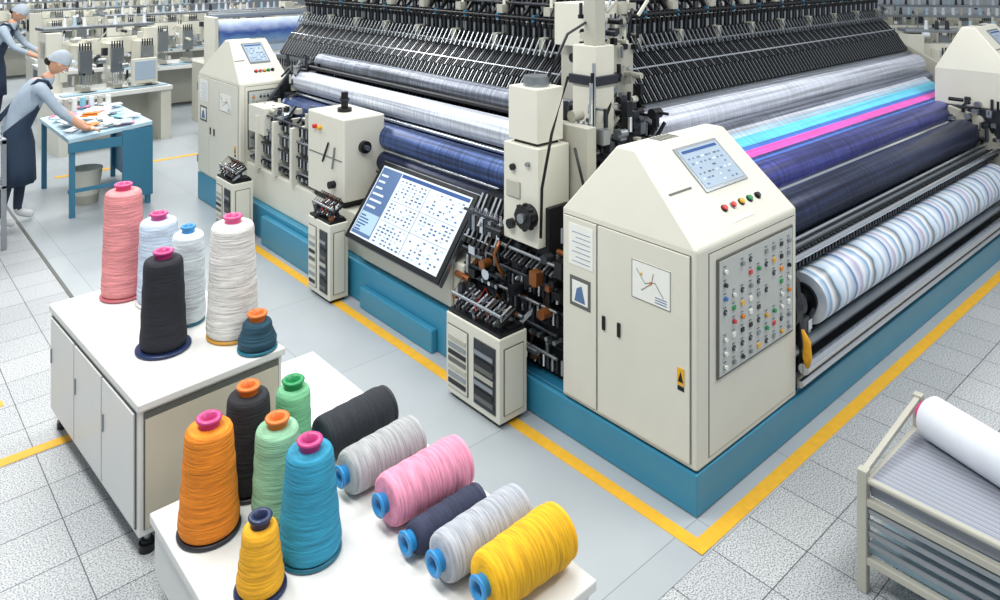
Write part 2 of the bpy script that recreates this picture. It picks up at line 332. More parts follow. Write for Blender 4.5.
# ---------------------------------------------------------------- needle section
def needles(fn,parent,L0,L1,d,z,pre,seed,step=.03):
    R=random.Random(seed)
    b=MB(fn)
    b.box(L0,L1,d+.02,d+.42,.3,z-.02,DARKBODY)
    b.prism([(d+.02,z-.03),(d-.34,z-.38),(d-.34,z-.42),(d+.02,z-.2)],L0,L1,DARKBODY)
    b.box(L0,L1,d-.02,d+.14,z-.06,z+.02,BLACK)
    b.box(L0,L1,d+.10,d+.30,z+.10,z+.20,BLACK)
    b.box(L0,L1,d+.26,d+.42,z+.0,z+.44,DARKBODY)
    b.box(L0,L1,d-.34,d-.29,z-.39,z-.34,STEEL)
    b.cyl((L0,d-.15,z-.11),(L1,d-.15,z-.11),.010,CHROME); b.cyl((L0,d-.06,z+.03),(L1,d-.06,z+.03),.012,STEEL)
    b.cyl((L0,d+.02,z+.27),(L1,d+.02,z+.27),.014,BLACK); b.cyl((L0,d+.2,z+.46),(L1,d+.2,z+.46),.014,BLACK); b.cyl((L0,d+.1,z+.38),(L1,d+.1,z+.38),.014,DSTEEL)
    b.build(pre+'_needle_beam',parent)
    t=MB(fn); n=int((L1-L0)/step)
    for i in range(n):
        l=L0+step*(i+.5); m=(STEEL,BLACK,DSTEEL,BLACK)[i%4]
        t.bar((l,d,z+.02),(l,d-.20,z-.17),.011,.03,m)
        t.bar((l,d-.20,z-.17),(l,d-.31,z-.33),.008,.02,STEEL if i%2 else BLACK)
        if i%2: t.box(l-.006,l+.006,d-.35,d-.33,z-.46,z-.36,CHROME)
    t.build(pre+'_needle_comb',parent)
    g=MB(fn); s2=.062; n=int((L1-L0)/s2)
    for i in range(n):
        l=L0+s2*(i+.5)
        g.cbox((l,d+.03,z+.07),(.045,.07,.10),BLACK)
        g.cyl((l,d+.03,z+.12),(l,d+.03,z+.20),.013,STEEL if i%2 else DSTEEL,seg=8)
        g.cyl((l,d+.03,z+.20),(l,d+.03,z+.235),.020,BLACK,seg=8)
        g.cbox((l,d+.03,z+.27),(.03,.035,.05),BLUED if i%7==0 else BLACK)
        g.bar((l,d-.03,z+.12),(l,d-.10,z-.0),.010,.010,STEEL)
        g.cyl((l+.03,d+.16,z+.20),(l+.03,d+.16,z+.34),.014,(STEEL,WHITE,CHROME)[i%3],seg=8)
        g.cyl((l+.03,d+.16,z+.34),(l+.03,d+.16,z+.39),.019,(BLACK,CREAM2,BLACK)[i%3],seg=8)
        g.cyl((l+.03,d+.16,z+.39),(l+.03,d+.16,z+.56),.006,STEEL,seg=6)
        g.cbox((l+.03,d+.18,z+.47),(.035,.05,.05),BLACK)
        g.cyl((l,d+.32,z+.40),(l,d+.32,z+.56),.016,BLACK,seg=6)
        if i%2: g.cyl((l,d+.32,z+.52),(l,d+.32,z+.60),.024,(CHROME,WHITE)[i%4//2],seg=8)
        if i%3==0: g.bar((l,d+.05,z+.30),(l,d+.16,z+.44),.02,.03,BLACK)
        if R.random()<.25: g.tube([(l,d+.03,z+.3),(l+.01,d+.1,z+.4),(l+.03,d+.2,z+.44)],.005,BLACK,5)
    k=L0+.3
    while k<L1:
        g.box(k,k+.05,d-.03,d+.3,z+.0,z+.13,CREAM2); g.box(k+.01,k+.04,d+.08,d+.12,z+.1,z+.5,CREAM); g.cbox((k+.025,d+.06,z+.33),(.07,.06,.07),CREAM2); k+=.56
    g.build(pre+'_yarn_guides',parent)

def roll(fn,parent,name,L0,L1,d,z,r,mat,endm=None,shaft=.05):
    b=MB(fn)
    b.lathe((L0,d,z),(1,0,0),[(0,r*.97),(.01,r),(L1-L0-.01,r),(L1-L0,r*.97)],mat,56)
    b.cyl((L0-.02,d,z),(L0-.001,d,z),r*.62,endm or BLACK,seg=24); b.cyl((L1+.001,d,z),(L1+.02,d,z),r*.6,BLACK,seg=24)
    b.cyl((L0-shaft,d,z),(L0-.02,d,z),r*.25,CHROME,seg=12); b.cyl((L1+.02,d,z),(L1+shaft,d,z),r*.25,CHROME,seg=12)
    b.build(name,parent)

# ================= near machine (bed runs along x, faces -y)
M1=empty('warp_knitting_machine')
ident=lambda l,d,z:(l,d,z)
b=MB()
b.box(0,6.5,0,1.36,0.003,.20,BLUE); b.box(.02,6.48,.02,1.34,.20,.215,BLUED)
b.box(1.0,6.5,1.36,2.1,.003,.3,BLUE)
b.build('base_plinth',M1,bevel=.008)
cabinet('control_cabinet',M1,0,0,.95,.86,.215,1.24,1.62,.44,3)
cabinet('end_console',M1,5.0,-.02,.75,.68,1.22,1.56,1.96,.36,9,doors=False)
b=MB()
poly=[(.05,.215),(.0,.45),(.04,.80),(.25,1.0),(.9,1.18),(1.5,1.3),(2.05,1.4),(2.05,.3),(1.9,.215)]
b.prism(poly,1.02,1.07,BLACK,0)
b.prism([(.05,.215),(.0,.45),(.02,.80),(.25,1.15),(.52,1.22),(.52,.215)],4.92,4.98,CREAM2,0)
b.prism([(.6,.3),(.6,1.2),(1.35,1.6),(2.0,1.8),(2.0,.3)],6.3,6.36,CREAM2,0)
b.box(1.07,6.3,.62,1.95,.215,.90,DARKBODY); b.box(1.07,6.3,.9,1.5,.90,1.15,DARKBODY)
b.box(1.0,1.04,.1,.7,.4,1.1,BLACK); b.box(4.98,5.7,.0,.6,.215,1.22,DSTEEL)
b.build('side_frame',M1,bevel=.005)
b=MB()
b.box(1.0,4.9,.02,.06,.22,.30,STEEL); b.cyl((.97,-.03,.36),(4.9,-.03,.36),.030,CHROME,seg=16); b.cyl((.97,.05,.42),(4.9,.05,.42),.035,STEEL,seg=16); b.cyl((.97,-.01,.27),(4.9,-.01,.27),.02,CHROME,seg=14)
b.box(1.0,4.9,.08,.5,.215,.28,STEEL); b.box(1.0,4.9,.26,.30,.26,.48,STEEL); b.cyl((1.0,.16,.35),(4.9,.16,.35),.03,DSTEEL,seg=14)
b.box(1.07,4.9,.14,.18,.80,.86,STEEL); b.cyl((1.07,.22,.86),(4.9,.22,.86),.03,STEEL,seg=16); b.cyl((1.07,.10,.88),(4.9,.10,.88),.018,CHROME,seg=12); b.cyl((1.07,.20,.92),(4.9,.20,.92),.012,CHROME,seg=12)
for i in range(90):
    l=1.12+i*.042; b.box(l,l+.018,.09,.15,.83,.885,BLACK if i%2 else DSTEEL)
b.cyl((1.07,.42,.76),(4.9,.42,.76),.08,GRX,seg=24); b.cyl((1.07,.5,1.06),(4.9,.5,1.06),.03,CHROME,seg=16)
b.build('front_rails',M1)
b=MB()
for cx,cz,r in ((.1,.64,.10),(.3,.5,.09),(.2,.86,.06),(.42,.78,.08),(.35,1.0,.1)):
    b.cyl((.96,cx,cz),(1.02,cx,cz),r,BLACK,seg=24); b.cyl((1.07,cx,cz),(1.12,cx,cz),r*.8,DSTEEL,seg=24)
clutter(b,1.08,1.2,-.02,.3,.3,.55,30,5)
clutter(b,4.88,5.5,-.10,.02,.35,1.2,120,6,[BLACK,BLACK,DSTEEL,STEEL,BLACK])
clutter(b,4.85,4.99,-.05,.55,.6,1.3,90,8,[BLACK,BLACK,DSTEEL,STEEL,CHROME])
for k in range(6): b.cyl((4.9+.1*k,-.06,.4),(4.9+.1*k,-.06,1.15),.015,CHROME if k%2 else BLACK,seg=8)
b.build('drive_gears',M1)
roll(ident,M1,'printed_fabric_roll',1.22,4.75,.10,.635,.15,PATT,BLACK,.14)
roll(ident,M1,'navy_fabric_roll',1.15,4.84,.36,.99,.135,NAX)
roll(ident,M1,'purple_fabric_roll',1.15,5.3,.62,1.12,.12,PURX)
roll(ident,M1,'grey_fabric_roll',1.15,5.8,1.02,1.33,.085,GRX)
roll(ident,M1,'silver_fabric_roll',1.15,6.0,1.19,1.44,.115,WHX)
b=MB()
pts=[(.64,1.228),(.675,1.24),(.70,1.25),(.735,1.262),(.765,1.275),(.80,1.29),(.84,1.31),(.88,1.33),(.92,1.355),(.98,1.40)]
ms=[BLF,PURX,PINKF,PINKF,BLF,CYAN,CYAN,LBLF,WHX]
for (a,c),m in zip(zip(pts[:-1],pts[1:]),ms):
    b.prism([(a[0],a[1]),(c[0],c[1]),(c[0],c[1]-.01),(a[0],a[1]-.01)],1.15,5.6,m)
b.prism([(1.20,1.555),(1.36,1.54),(1.36,1.52),(1.20,1.545)],1.15,6.0,SHX)
b.cyl((1.15,1.34,1.53),(6.0,1.34,1.53),.02,BLACK,seg=10)
b.build('fabric_web',M1)
needles(ident,M1,1.34,6.25,1.66,1.90,'near',11)

# ================= far-left machine (bed runs along y, faces -x)
M2=empty('warp_knitting_machine',(0,0,0))
b=MB()
b.box(.0,.98,1.44,6.35,.003,.30,BLUE); b.box(-.05,.0,2.0,2.9,.003,.16,BLUE); b.box(-.06,.0,3.5,4.6,.003,.26,BLUE)
b.build('base_plinth',M2,bevel=.01)
b=MB()
b.box(.06,.95,1.80,5.2,.30,.62,CREAM); b.box(.03,.06,1.9,3.0,.32,.60,CREAM); b.box(.16,.95,1.46,1.8,.30,.9,DARKBODY)
b.box(.45,.95,1.5,5.2,.62,.86,DARKBODY); b.box(.8,1.15,1.5,6.0,.3,1.35,DARKBODY)
b.box(.02,.4,3.25,3.85,.68,1.34,CREAM); b.box(.05,.35,3.3,3.8,.62,.68,BLACK)
b.prism([(.25,.62),(.25,1.0),(.5,1.25),(1.0,1.35),(1.0,.62)],1.46,1.49,BLACK,1)
b.prism([(.25,.62),(.25,1.2),(.5,1.5),(1.0,1.6),(1.0,.62)],5.12,5.16,DSTEEL,1)
b.build('machine_frame',M2,bevel=.012)
cabinet('control_cabinet',M2,0,5.22,.52,1.1,.30,1.38,1.76,.5,4)
b=MB()
b.cyl((.2,3.55,1.34),(.2,3.55,1.37),.06,BLACK,seg=20); b.cyl((.2,3.55,1.37),(.2,3.55,1.50),.03,BLACK,.03,seg=16); b.cyl((.2,3.55,1.43),(.2,3.55,1.45),.042,DSTEEL,seg=16)
b.box(.015,.02,3.28,3.82,1.0,1.006,SEAM); b.cyl((.02,3.7,1.22),(-.01,3.7,1.22),.018,RED,seg=12); b.cyl((.02,3.62,1.22),(-.01,3.62,1.22),.018,YB,seg=12)
b.bar((.01,3.48,1.12),(.01,3.58,.95),.01,.012,BLACK); b.bar((.01,3.38,1.1),(.01,3.42,.92),.01,.012,STEEL)
b.cyl((.02,3.4,.8),(-.03,3.4,.8),.03,BLACK,seg=14); b.cyl((.2,3.25,1.1),(.2,3.21,1.1),.05,BLACK,seg=20); b.cyl((.2,3.21,1.1),(.2,3.18,1.1),.02,CHROME,seg=14)
b.box(.2,.45,3.86,5.15,.62,1.05,DARKBODY)
mech(b,.06,.24,3.9,5.12,.62,1.16,25,4)
for k in range(3): b.box(.02,.3,4.15+.36*k,4.19+.36*k,.62,1.12,CREAM)
b.box(.04,.3,4.75,5.1,.95,1.2,CREAM)
clutter(b,.06,.35,3.9,5.1,1.1,1.22,50,21,[BLACK,DSTEEL,STEEL,CREAM2,CHROME])
b.box(.24,.45,1.46,1.82,.6,1.05,DARKBODY)
mech(b,.06,.24,1.47,1.80,.32,1.02,22,4)
clutter(b,.03,.14,1.47,1.80,.35,.95,40,26,[BLACK,DSTEEL,STEEL,CHROME,COPPER,BLACK])
for k in range(7): b.cyl((.05,1.50+.045*k,.80),(.22,1.52+.045*k,1.06),.010,(CHROME,BLACK,STEEL)[k%3],seg=8); b.cyl((.04,1.50+.045*k,.79),(.06,1.50+.045*k,.82),.018,BLACK,seg=8)
mech(b,.28,.42,1.85,3.2,.62,.92,23,2)
clutter(b,.4,.8,4.9,5.15,1.2,1.6,50,24)
b.build('mechanism',M2)
roll(swap,M2,'lower_navy_roll',1.54,5.06,.40,.95,.08,NAY)
roll(swap,M2,'navy_fabric_roll',1.54,5.06,.45,1.14,.105,SATY)
roll(swap,M2,'white_fabric_roll',1.54,5.06,.56,1.38,.105,WHY)
roll(swap,M2,'silver_fabric_roll',1.54,5.06,.80,1.55,.085,SHY)
b=MB(swap)
b.cyl((1.5,.68,1.50),(5.08,.68,1.50),.022,BLACK); b.cyl((1.5,.50,1.26),(5.08,.50,1.26),.018,CHROME); b.cyl((1.5,.40,1.04),(5.08,.40,1.04),.016,CHROME)
b.prism([(.82,1.635),(.95,1.58),(.95,1.57),(.82,1.62)],1.5,5.08,DSY)
b.build('guide_bars',M2)
needles(swap,M2,1.86,6.2,1.18,1.86,'far',12)

# corner tower
b=MB()
b.box(.12,.30,1.08,1.34,.60,1.15,BLACK); b.box(.06,.32,1.11,1.41,.92,1.50,CREAM); b.box(.08,.30,1.14,1.39,1.52,1.84,CREAM); b.box(.10,.28,1.16,1.36,1.50,1.52,BLACK)
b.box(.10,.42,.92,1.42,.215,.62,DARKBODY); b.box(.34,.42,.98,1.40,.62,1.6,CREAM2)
b.cyl((.06,1.18,1.10),(.0,1.18,1.10),.07,BLACK,seg=22); b.cyl((.0,1.18,1.10),(-.02,1.18,1.10),.028,STEEL,seg=14); b.cyl((.06,1.32,1.36),(.04,1.32,1.36),.02,BLACK,seg=12); b.cyl((.06,1.19,1.40),(.04,1.19,1.40),.014,STEEL,seg=12)
b.cyl((.06,1.33,1.02),(.03,1.33,1.02),.03,BLACK,seg=14); b.box(.05,.06,1.26,1.38,1.18,1.28,CREAM2)
for k in range(8):
    a=k*math.pi/4; b.cbox((.02,1.18+.072*math.cos(a),1.10+.072*math.sin(a)),(.03,.02,.02),BLACK)
b.cyl((.19,1.26,1.84),(.19,1.26,1.90),.08,STEEL,seg=18)
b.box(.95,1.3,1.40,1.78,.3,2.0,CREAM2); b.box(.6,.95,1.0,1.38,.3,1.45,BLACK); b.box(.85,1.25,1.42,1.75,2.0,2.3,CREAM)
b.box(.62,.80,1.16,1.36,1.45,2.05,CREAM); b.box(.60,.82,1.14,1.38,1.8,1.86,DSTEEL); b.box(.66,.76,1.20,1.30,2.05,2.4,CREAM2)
b.build('corner_tower_frame',M1,bevel=.008)
b=MB()
mech(b,.03,.2,.94,1.42,.25,.90,31,5)
clutter(b,.0,.14,.92,1.42,.3,.92,60,35,[BLACK,BLACK,DSTEEL,STEEL,COPPER,BLACK])
mech(b,.42,.60,1.0,1.4,.7,1.5,36,6)
clutter(b,.4,.9,.95,1.38,1.3,1.7,80,32,[BLACK,BLACK,DSTEEL,STEEL,CREAM2,CHROME])
clutter(b,.78,1.3,1.30,1.5,1.5,2.3,110,33,[BLACK,DSTEEL,STEEL,CREAM,CHROME,CREAM2,BLACK])
clutter(b,1.0,1.12,.95,1.4,1.15,1.6,60,37,[BLACK,DSTEEL,BLACK,STEEL])
for k in range(7): b.cyl((.45+.07*k,1.05+.05*k,1.4),(.45+.07*k,1.05+.05*k,1.85+.05*k),.012,(CHROME,BLACK)[k%2])
for p in ([(.2,1.2,1.85),(.35,1.15,2.15),(.7,1.3,2.2),(1.0,1.45,1.95)],[(.05,1.08,1.0),(.02,1.04,1.3),(.1,1.04,1.6),(.3,1.1,1.9)],[(.25,1.0,1.5),(.3,.95,1.2),(.32,.95,.8)]):
    b.tube(p,.009,BLACK,7)
b.tube([(.02,1.40,.9),(-.01,1.42,.82),(-.0,1.38,.74),(.03,1.36,.68)],.011,COPPER,8)
b.build('tower_mechanism',M1)
b=MB(); b.tube([(.96,-.03,.58),(.97,-.05,.52),(.965,-.055,.43),(.975,-.05,.38)],[.008,.020,.025,.012],YRAG,9); b.build('yellow_rag',M1)

# monitor
mon=empty('operator_touchscreen')
b=MB(); v=Vector((.35,0,.50)); sl=v.length; o2=Vector((-.10,3.03,.52))
n=Vector((0,-1,0)).cross(v).normalized(); sg=1 if n.x<0 else -1
Wm=1.16
def Q(u0,u1,v0,v1,t0,t1,m): 
    a,c=sorted((sg*t0,sg*t1)); b.plate(o2,(0,-1,0),v,u0,u1,v0*sl,v1*sl,a,c,m)
Q(0,Wm,0,1,-.03,0,BLACK); Q(-.008,Wm+.008,-.012,1.012,-.045,-.012,STEEL)
Q(.04,Wm-.04,.06,.95,0,.003,LCDW)
Q(.05,.30,.08,.93,.003,.004,LCDG); Q(.06,.29,.12,.36,.004,.005,LBL)
R=random.Random(7)
for w_ in range(6): Q(.07,.07+R.uniform(.08,.2),.42+.08*w_,.445+.08*w_,.004,.005,LCDW); Q(.07,.07+R.uniform(.05,.2),.13+.035*w_,.145+.035*w_,.005,.0055,LCDB)
Q(.31,Wm-.05,.885,.93,.003,.004,LCDB)
for i in range(19):
    w=.09+.0415*i
    for j in range(16):
        u=.335+.048*j
        if j==7 or (i in (6,12)): continue
        if R.random()<(.9 if j<7 else .6): Q(u,u+R.uniform(.015,.036),w,w+.018,.003,.004,R.choice([LCDG,INK,LCDG,LBL,LCDB]))
Q(.675,.679,.08,.88,.003,.0045,INK)
for i in (6,12): Q(.32,Wm-.06,.095+.0415*i,.099+.0415*i,.003,.0045,INK)
b.build('screen_panel',mon,bevel=.002)
b=MB(); b.bar((.20,2.45,.6),(.22,2.45,.82),.08,.2,DSTEEL); b.box(.08,.3,2.2,2.7,.62,.66,CREAM2); b.build('screen_bracket',mon)

def conn_box(name,x0,x1,y0,y1,h,seed):
    e=empty(name); b=MB()
    b.box(x0,x1,y0,y1,.03,h,CREAM); b.box(x0+.02,x1-.02,y0+.02,y1-.02,.006,.03,BLACK)
    b.build('housing',e,bevel=.006)
    b=MB()
    for k in range(2):
        a=y0+.03+k*(y1-y0)/2; c=y0+(k+1)*(y1-y0)/2-.02
        b.box(x0-.004,x0,a,c,.07,h-.06,SEAM); b.box(x0-.008,x0-.004,a+.006,c-.006,.076,h-.066,CREAM if k else DSTEEL)
        for j in range(7): b.box(x0-.013,x0-.008,a+.015,c-.015,.10+j*(h-.2)/7,.125+j*(h-.2)/7,(SEAM,BLACK,STEEL,CREAM2)[(j+k)%4])
    b.box(x0+.03,x1-.03,y0-.004,y0,.07,h-.06,SEAM); b.box(x0+.036,x1-.036,y0-.008,y0-.004,.076,h-.066,CREAM)
    mech(b,x0+.02,x1-.02,y0+.02,y1-.02,h+.02,h+.13,seed,1)
    clutter(b,x0+.03,x1-.03,y0+.03,y1-.03,h+.03,h+.10,34,seed,[BLACK,DSTEEL,STEEL,CHROME,BLACK,COPPER,CREAM],.6)
    for k in range(9):
        y=y0+.03+k*(y1-y0-.06)/8; b.tube([(x0+.05,y,h),(x0+.03,y+.01,h+.10),(x0+.12,y+.02,h+.17),(x0+.16,y+.02,h+.1)],.005,[BLACK,DSTEEL,COPPER,DSTEEL,RED,BLACK][k%6],6)
    b.box(x0+.01,x1-.01,y0+.01,y1-.01,h,h+.02,BLACK)
    b.build('terminals',e)
conn_box('terminal_box',-.25,-.04,1.10,1.58,.50,41)
conn_box('terminal_box',-.20,-.04,3.08,3.42,.60,42)
conn_box('terminal_box',-.28,-.08,4.72,5.1,.56,43)

# ---------------------------------------------------------------- work cabinet & low table
wc=empty('storage_cabinet',(-2.02,1.45,0),(0,0,math.radians(3.2)))
b=MB(); X0,X1,Y0,Y1=0,.70,0,1.36
b.box(X0+.01,X1-.01,Y0+.02,Y1-.01,.09,.645,WHITE); b.box(X0,X1,Y0,Y1,.645,.68,WHITE)
b.build('carcass',wc,bevel=.006)
b=MB()
b.box(X0+.03,X1-.03,Y0+.015,Y0+.02,.12,.63,SEAM); b.box(X0+.035,X1-.035,Y0+.010,Y0+.015,.125,.60,BEIGE)
n=3
for k in range(n):
    a=Y0+.05+k*(Y1-Y0-.08)/n; c=a+(Y1-Y0-.08)/n-.012
    b.box(X0+.004,X0+.01,a-.004,c+.004,.12,.625,SEAM); b.box(X0-.002,X0+.004,a+.002,c-.002,.126,.62,WHITE)
    b.box(X0-.010,X0-.002,c-.03,c-.022,.38,.46,STEEL)
for x in (X0+.06,X1-.06):
    for y in (Y0+.06,Y1-.06):
        b.cyl((x,y,.04),(x,y,.09),.014,STEEL); b.cyl((x,y,.0),(x,y,.035),.035,BLACK,seg=16); b.cyl((x,y,.03),(x,y,.05),.025,RUB,seg=12)
b.build('doors_and_feet',wc)
lt=empty('low_display_table')
b=MB(); b.box(-2.04,-.93,-.2,1.23,.31,.35,WHITE); b.box(-1.30,-.93,1.232,1.95,.31,.35,WHITE)
b.box(-2.025,-.95,-.18,1.215,.10,.31,WHITE)
for x,y in ((-1.95,-.10),(-1.02,-.10),(-1.95,1.12),(-.97,1.9),(-1.26,1.9),(-1.02,1.12)): b.cyl((x,y,.0),(x,y,.31),.028,DSTEEL if y<1.5 else WHITE,seg=14)
b.build('top_and_legs',lt,bevel=.006)

# ---------------------------------------------------------------- thread cones
def cone(name,loc,rb,rt,h,col,flange,tube,axis_rot=None,fr=None,tr=.040,hole=HOLE):
    b=MB(); th=thread('thread_'+col.strip('#'),col)
    fl=.016; F=(fr or rb*1.08)
    b.lathe((0,0,0),(0,0,1),[(0,F*.96),(.004,F),(fl-.004,F),(fl,F*.95)],flange,40)
    hb=h-.03
    prof=[(fl,rb*.90),(fl+.006,rb*.96),(fl+.018,rb),(fl+.035,rb*1.015)]
    for k in range(1,10):
        t=k/10; prof.append((fl+.035+(hb-fl-.075)*t, rb+(rt-rb)*t+.0015*math.sin(k*2.1)))
    prof+=[(hb-.035,rt),(hb-.020,rt*.98),(hb-.008,rt*.92),(hb-.001,rt*.80),(hb+.002,tr+.003)]
    b.lathe((0,0,0),(0,0,1),prof,th,44)
    b.lathe((0,0,0),(0,0,1),[(hb-.005,tr),(h-.008,tr*1.0),(h-.004,tr*1.2),(h+.003,tr*1.25),(h+.008,tr*1.12),(h+.006,tr*.70),(hb-.015,tr*.62)],tube,28,False,False)
    b.lathe((0,0,0),(0,0,1),[(hb-.016,.001),(hb-.012,tr*.66)],hole,28,False,True)
    return b.build(name,None,0,loc,axis_rot or (0,0,0))
NAVYP=paint('navy_plastic','#1d2c52',.35); TEAL2=paint('teal_plastic','#1d6a80',.35); PKT=paint('pink_tube','#d0467f',.35); ORT=paint('orange_tube','#d8722a',.35)
YELP=paint('amber_flange','#cf9a3a',.4); WHP=paint('white_plastic','#dcdcd8',.4); DKF=paint('dark_flange','#2b2b33',.4); PKF=paint('rose_flange','#b8646e',.45)
z=.681
C='thread_cone'
cone(C,(-1.75,2.66,z),.115,.098,.63,'#ee989a',PKF,PKT)
cone(C,(-1.625,2.44,z),.112,.100,.49,'#cddcf0',WHP,MAG)
cone(C,(-1.585,2.09,z),.088,.080,.50,'#e0eaf4',TEAL2,TUBEB,fr=.085,tr=.032)
cone(C,(-1.462,1.80,z),.129,.106,.60,'#e8e6e2',YELP,PKT,fr=.130)
cone(C,(-1.775,1.89,z),.108,.092,.475,'#181b26',NAVYP,MAG,fr=.13)
cone(C,(-1.430,1.575,z),.092,.072,.17,'#1e4a5e',TEAL2,ORT,fr=.096)
z=.351
cone(C,(-1.892,.979,z),.115,.092,.44,'#f68c1a',DKF,MAG,fr=.121)
cone(C,(-1.675,1.11,z),.106,.088,.43,'#202128',DKF,ORT,hole=HOLED)
cone(C,(-1.65,.885,z),.10,.087,.385,'#98cca6',TEAL2,ORT,fr=.098)
cone(C,(-1.479,1.09,z),.082,.074,.39,'#80cc9a',TEAL2,GRN)
cone(C,(-1.645,.617,z),.118,.090,.42,'#2c9abe',TEAL2,MAG,fr=.12)
cone(C,(-1.862,.572,z),.082,.064,.26,'#f6b01c',NAVYP,NAVYP,fr=.092,tr=.034,hole=ORT)
def lying(x,y,r,L,col,tube,tilt=0):
    rt=r*.93
    o=cone(C,(x+L,y,.35+r*1.015+.001),r,rt,L+.04,col,paint('flange_'+col[1:],col,.6),tube,(0,-math.pi/2,tilt),fr=r*.96,tr=.036,hole=HOLED)
    return o
lying(-1.36,1.07,.098,.36,'#252b33',TUBEB,.05)
lying(-1.385,.79,.095,.35,'#b0b2b4',TUBEB,.03)
lying(-1.36,.52,.104,.37,'#ee9ab6',TUBEB,0)
lying(-1.36,.335,.062,.32,'#2f3550',TUBEB,0)
lying(-1.36,.16,.09,.38,'#b0b5be',TUBEB,.0)
lying(-1.32,-.04,.102,.36,'#f4b60e',TUBEB,0)

# ---------------------------------------------------------------- fabric cart
ct=empty('fabric_cart')
b=MB()
x0,x1,y0,y1=.18,.78,-.68,-1.9
for x in (x0,x1):
    for y in (y0,y1):
        h=.50 if x==x0 else .58
        b.box(x-.02,x+.02,y-.02,y+.02,.0,h,CREAM2)
    b.box(x-.016,x+.016,y1,y0,.36,.39,CREAM2); b.box(x-.016,x+.016,y1,y0,.12,.15,CREAM2)
    b.cyl((x,y1,.46),(x,y0,.46),.014,CREAM2)
for y in (y0,y1):
    b.box(x0,x1,y-.016,y+.016,.40,.43,CREAM2); b.box(x0,x1,y-.016,y+.016,.12,.15,CREAM2)
    b.bar((x0,y,.48),(x1,y,.56),.025,.025,CREAM2)
for k in range(4): b.box(x0-.006,x0+.006,y1,y0,.19+.045*k,.215+.045*k,STEEL)
b.build('frame',ct,bevel=.004)
b=MB(); b.box(x0+.02,x1-.02,y1+.02,y0-.02,.39,.455,STRIPE); b.box(x0+.02,x1-.02,y1+.02,y0-.02,.15,.2,LBL); b.build('cloth_layers',ct)
fr=MB(); a=Vector((.68,-.76,.552)); c=Vector((.50,-1.26,.552)); d=(c-a)
fr.lathe(a,d,[(0,.082),(.012,.093),(d.length-.01,.093),(d.length,.082)],WSHEET,40)
dn=d.normalized(); fr.lathe(a-dn*.035,dn,[(0,.026),(0,.046),(.036,.046)],PKT,24); fr.lathe(a-dn*.033,dn,[(0,.03),(.01,.03)],WHP,20)
fr.build('white_fabric_roll')

# ---------------------------------------------------------------- background work table
wt=empty('garment_work_table')
b=MB(); x0,x1,y0,y1=-1.22,-.42,6.5,7.9
b.prism([(x0,.76),(x1,.84),(x1,.88),(x0,.80)],y0,y1,LBL,1)
for x in (x0+.04,x1-.04):
    for y in (y0+.04,y1-.04): b.box(x-.025,x+.025,y-.025,y+.025,0,.78,TEALP)
b.box(x0,x1,y0,y0+.03,.66,.76,TEALP); b.box(x0,x1,y0+.02,y0+.04,.25,.29,TEALP); b.box(x1-.30,x1,y0-.01,y0+.02,.1,.82,TEALP); b.box(x1-.02,x1,y0,y1,.1,.84,TEALP)
b.build('table_frame',wt,bevel=.004)
b=MB(); R=random.Random(55)
for k in range(60):
    x=R.uniform(x0+.1,x1-.1);y=R.uniform(y0+.08,y1-.1); zz=.80+(x-x0)*.09
    b.plate((x,y,zz+.004+.0008*k),(math.cos(k),math.sin(k),.09*math.cos(k)),(-math.sin(k),math.cos(k),0),-.09,.09,-.05,.06,0,.012,R.choice([WSHEET,WHITE,PAPER,LBL,PNK,CYN,WSHEET,PAPER,WSHEET,ORG]))
for k in range(7): b.cyl((x0+.15+.09*k,y1-.12,.86),(x0+.15+.09*k,y1-.12,1.0),.035,[WSHEET,CREAM2,PAPER,CYN][k%4],.028,seg=12)
b.build('fabric_pieces',wt)
tr=empty('fabric_trolley'); b=MB()
for x in (-2.45,-1.84):
    for y in (6.0,6.6): b.box(x-.02,x+.02,y-.02,y+.02,0,1.0,STEEL)
b.box(-2.47,-1.82,5.98,6.62,.55,.58,STEEL); b.box(-2.47,-1.82,5.98,6.62,.95,.99,STEEL); b.box(-2.42,-1.87,6.05,6.55,.58,.75,WSHEET)
for k in range(6): b.box(-2.42+.02*k,-1.87-.01*k,6.03+.02*k,6.58-.03*k,.99+.03*k,1.015+.03*k,[WSHEET,LBL,WHITE][k%3])
b.build('trolley_frame_and_cloth',tr,bevel=.004)
bk=MB(); bk.lathe((-.95,7.0,.10),(0,0,1),[(0,.13),(.25,.16),(.27,.165),(.27,.15),(.03,.12)],CREAM,24); bk.lathe((-.95,7.0,.0),(0,0,1),[(0,.12),(.1,.13)],CREAM2,20); bk.build('scrap_bin')

